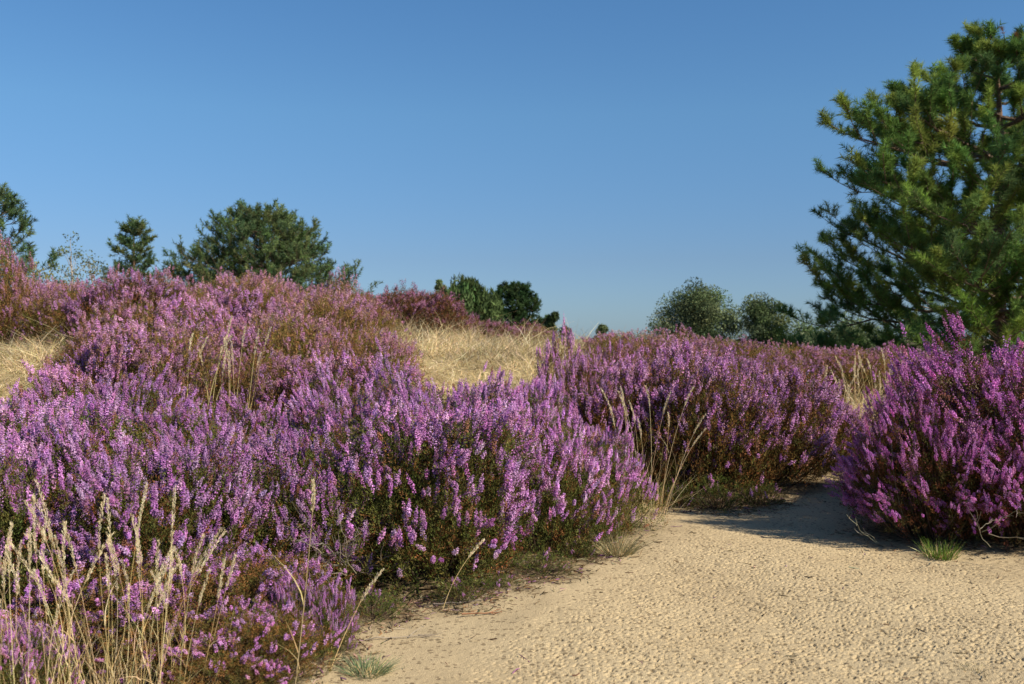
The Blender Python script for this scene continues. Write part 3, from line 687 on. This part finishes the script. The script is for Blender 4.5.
PINE_F = ([(.10, .16, .065), (.13, .19, .072), (.17, .21, .08), (.075, .125, .058)], [4, 4, 2, 3])
make_pine('pine_tree', 'wide bushy pine with many tops behind the round heather mound', 262, 30, -.2, 4.75, [(0, 2.9), (.3, 2.95), (.5, 2.5), (.7, 2.0), (.85, 1.35), (.95, .8), (1, .5)], 115, 11, 6, 22, .12, .011, .28, 12, False, pal=PINE_F)
make_pine('pine_tree', 'small slender young pine standing alone between the ridge and the wide pine', 136, 24, .3, 3.25, [(0, .95), (.3, .9), (.5, .62), (.75, .36), (.9, .16), (1, .05)], 36, 7, 5, 26, .10, .009, .20, 13, False, pal=PINE_F)
make_pine('pine_tree', 'loose pine at the photo edge behind the rusty pink ridge heather', -8, 20, .5, 3.25, [(0, 1.1), (.3, 1.15), (.5, 1.15), (.65, .9), (.8, .7), (.9, .45), (1, .2)], 38, 8, 6, 26, .10, .009, .22, 19, False, pal=PINE_F)
make_pine('pine_tree', 'dark round pine on the horizon beyond the dry grass', 512, 70, -1.8, 6.0, [(0, 2.2), (.3, 2.2), (.6, 2.1), (.8, 1.7), (.92, 1.1), (1, .5)], 56, 9, 6, 20, .24, .03, .42, 15, False, pal=([(.045, .085, .032), (.06, .10, .036)], [1, 1]))

def leafy_tree(name, label, px, Y, zb, H, rad, n_clump, leaf, cols, seed, cat='tree', upright=0., trunk=(.35, .32, .28), z0=.25, flat=1.0, per=300):
    """a trunk with limbs to every leaf clump; the leaves fill the crown unevenly"""
    rng = np.random.default_rng(seed); p = at(px, Y)
    t = empty(name, (p[0], p[1], zb)); tag(t, label, cat)
    s = np.linspace(0, 1, 8); tp = np.stack([np.sin(s * 4 + seed) * .03 * H, np.cos(s * 3) * .02 * H, s * H * .9], -1)
    m = MB(); tubes(m, tp[None], ((1 - s) * H * .018 + .01)[None], np.array([trunk]), 7)
    a = rng.uniform(0, 6.3, n_clump); z = z0 + (1 - z0) * rng.random(n_clump) ** .8
    env = np.sqrt(np.clip(1 - ((z - .45) / .58) ** 2, .03, 1)); lobe = 1 + .28 * np.sin(2 * a + seed * 1.7) + .22 * np.sin(3 * a + seed * 2.9 + z * 4)
    z = z0 + (z - z0) * (1 + .16 * np.sin(a * 2 + seed)); r = rad * env * lobe * np.sqrt(rng.random(n_clump)) * rng.uniform(.7, 1.15, n_clump)
    cc = np.stack([np.cos(a) * r, np.sin(a) * r * flat, z * H], -1)
    st = np.stack([np.interp(np.maximum(cc[:, 2] - r * .7 - .2, .1), tp[:, 2], tp[:, q]) for q in (0, 1)] + [np.maximum(cc[:, 2] - r * .7 - .2, .1)], -1)
    q = np.linspace(0, 1, 5)[None, :, None]
    tubes(m, st[:, None] * (1 - q) + cc[:, None] * q + np.array([0, 0, .1 * rad]) * np.sin(q * PI), np.tile(np.linspace(.012, .004, 5) * H / 4, (n_clump, 1)), np.tile([trunk], (n_clump, 1)) * .8, 4)
    m.build('trunk', M_BARK, t)
    sz = rad * .19 * rng.uniform(.6, 1.4, n_clump)
    k = np.repeat(np.arange(n_clump), per)
    off = rng.normal(size=(len(k), 3)); off = off * np.minimum(1, 1.7 / np.linalg.norm(off, axis=1))[:, None] * sz[k][:, None] * [1, 1, .8 + upright]
    pos = cc[k] + off; d = nrm(rng.normal(size=(len(k), 3)) * (1 - upright) + [0, 0, upright * 1.5 - .2])
    cl = pick(rng, n_clump, *cols)[k] * rng.normal(1, .18, (len(k), 1))
    m = MB(); leaves(m, pos, d, leaf * rng.uniform(.7, 1.3, len(k)), leaf * rng.uniform(.22, .42, len(k)) * (1 - .7 * upright), np.clip(cl, .004, .6), rng)
    m.build('crown', M_LEAF, t)
BIRCH = ([(.12, .155, .07), (.15, .19, .085), (.095, .125, .055), (.18, .21, .11)], [3, 3, 2, 1])
leafy_tree('birch_tree', 'pale grey green broad birch behind the reddish heather strip', 700, 58, -1.6, 4.9, 2.3, 120, .12, BIRCH, 1)
leafy_tree('birch_tree', 'smaller low birch between the broad birch and the large pine', 765, 56, -1.6, 4.1, 1.6, 70, .12, BIRCH, 2)
leafy_tree('birch_bush', 'low bushy birch filling the gap beside the foot of the large pine', 808, 50, -1.5, 2.5, 1.5, 60, .10, BIRCH, 11)
leafy_tree('birch_bush', 'low birch scrub far behind the large pine, seen below its lowest limbs', 850, 44, -1.4, 2.5, 2.2, 80, .10, BIRCH, 12)
leafy_tree('birch_tree', 'slim little birch rising beside the green broom bush', 440, 62, -.9, 5.2, .55, 24, .12, BIRCH, 3, z0=.4)
leafy_tree('broom_bush', 'green brushy broom bush next to the dark round pine', 467, 62, -1.6, 4.7, 2.0, 110, .38, ([(.075, .11, .04), (.09, .13, .05), (.06, .09, .035)], [3, 2, 2]), 4, 'bush', .6, (.2, .2, .12), .1)
leafy_tree('birch_sapling', 'thin pale birch sapling behind the ridge heather, taller of the two', 70, 17, .3, 2.15, .38, 34, .045, ([(.14, .15, .07), (.18, .17, .09), (.10, .12, .05)], [3, 2, 2]), 5, 'sapling', z0=.3, per=26)
leafy_tree('birch_sapling', 'low thin birch sapling between the taller sapling and the young pine', 94, 17.5, .3, 1.85, .36, 28, .045, ([(.14, .15, .07), (.18, .17, .09), (.10, .12, .05)], [3, 2, 2]), 6, 'sapling', z0=.3, per=26)
leafy_tree('yellowish_shrub', 'low yellowish green shrub behind the ridge heather, under the saplings', 40, 15.5, .4, 1.4, .55, 40, .045, ([(.20, .18, .05), (.16, .15, .05), (.24, .19, .07)], [3, 2, 2]), 7, 'shrub', z0=.2, per=30)
leafy_tree('distant_bush', 'tiny dark bush top showing behind the two thin tall heathers', 606, 64, -1.6, 3.2, .8, 20, .16, BIRCH, 8, 'bush')
leafy_tree('distant_bush', 'tiny green bush top between the dark round pine and the tall heather', 550, 66, -1.7, 3.6, 1.0, 22, .16, ([(.06, .09, .035), (.08, .11, .045)], [1, 1]), 9, 'bush')

# ------------------------------------------------------------------ light, sky, camera
SUN_EL, SUN_AZ = math.radians(37), math.radians(119)      # azimuth clockwise from +Y (ahead)
w = bpy.data.worlds.new('World'); S.world = w; w.use_nodes = True
N, L = w.node_tree.nodes, w.node_tree.links
bg = N['Background']; sky = N.new('ShaderNodeTexSky'); sky.sky_type = 'NISHITA'; sky.sun_disc = False
sky.sun_elevation = SUN_EL; sky.sun_rotation = SUN_AZ
sky.air_density = 1.0; sky.dust_density = .25; sky.ozone_density = 3.0; sky.altitude = 300
tc = N.new('ShaderNodeTexCoord'); sx = N.new('ShaderNodeSeparateXYZ'); L.new(tc.outputs['Generated'], sx.inputs[0])
cr = N.new('ShaderNodeValToRGB'); L.new(sx.outputs['Z'], cr.inputs[0])
cr.color_ramp.elements.new(.2); cr.color_ramp.elements.new(.25)
for e, (q, c) in zip(cr.color_ramp.elements, ((.0, (.44, .635, 1.0)), (.075, (.53, .665, .91)), (.215, (.67, .95, 1.11)), (.33, (.645, .99, 1.20)))): e.position = q; e.color = (*c, 1)
mu = N.new('ShaderNodeMix'); mu.data_type = 'RGBA'; mu.blend_type = 'MULTIPLY'; mu.inputs['Factor'].default_value = 1
L.new(sky.outputs[0], mu.inputs[6]); L.new(cr.outputs[0], mu.inputs[7]); L.new(mu.outputs[2], bg.inputs['Color']); bg.inputs['Strength'].default_value = .070
sd = bpy.data.lights.new('sun', 'SUN'); sd.energy = 4.9; sd.angle = math.radians(.53); sd.color = (1, .90, .76)
so = bpy.data.objects.new('sun', sd); COL.objects.link(so)
so.rotation_euler = (PI / 2 - SUN_EL, 0, PI - SUN_AZ)
cd = bpy.data.cameras.new('camera'); cam = bpy.data.objects.new('camera', cd); COL.objects.link(cam)
cam.location = (0, 0, CAM_Z); cam.rotation_euler = (PI / 2 - math.atan(7 / FPX), 0, 0)
cd.lens = 35; cd.sensor_width = 36; cd.clip_start = .05; cd.clip_end = 3000
cd.dof.use_dof = True; cd.dof.focus_distance = 4.3; cd.dof.aperture_fstop = 6.3
S.camera = cam
S.view_settings.view_transform = 'Standard'; S.view_settings.look = 'None'; S.view_settings.gamma = 1; S.view_settings.exposure = .56
S.cycles.max_bounces = 6; S.cycles.diffuse_bounces = 4; S.cycles.transmission_bounces = 3
S.cycles.use_denoising = True
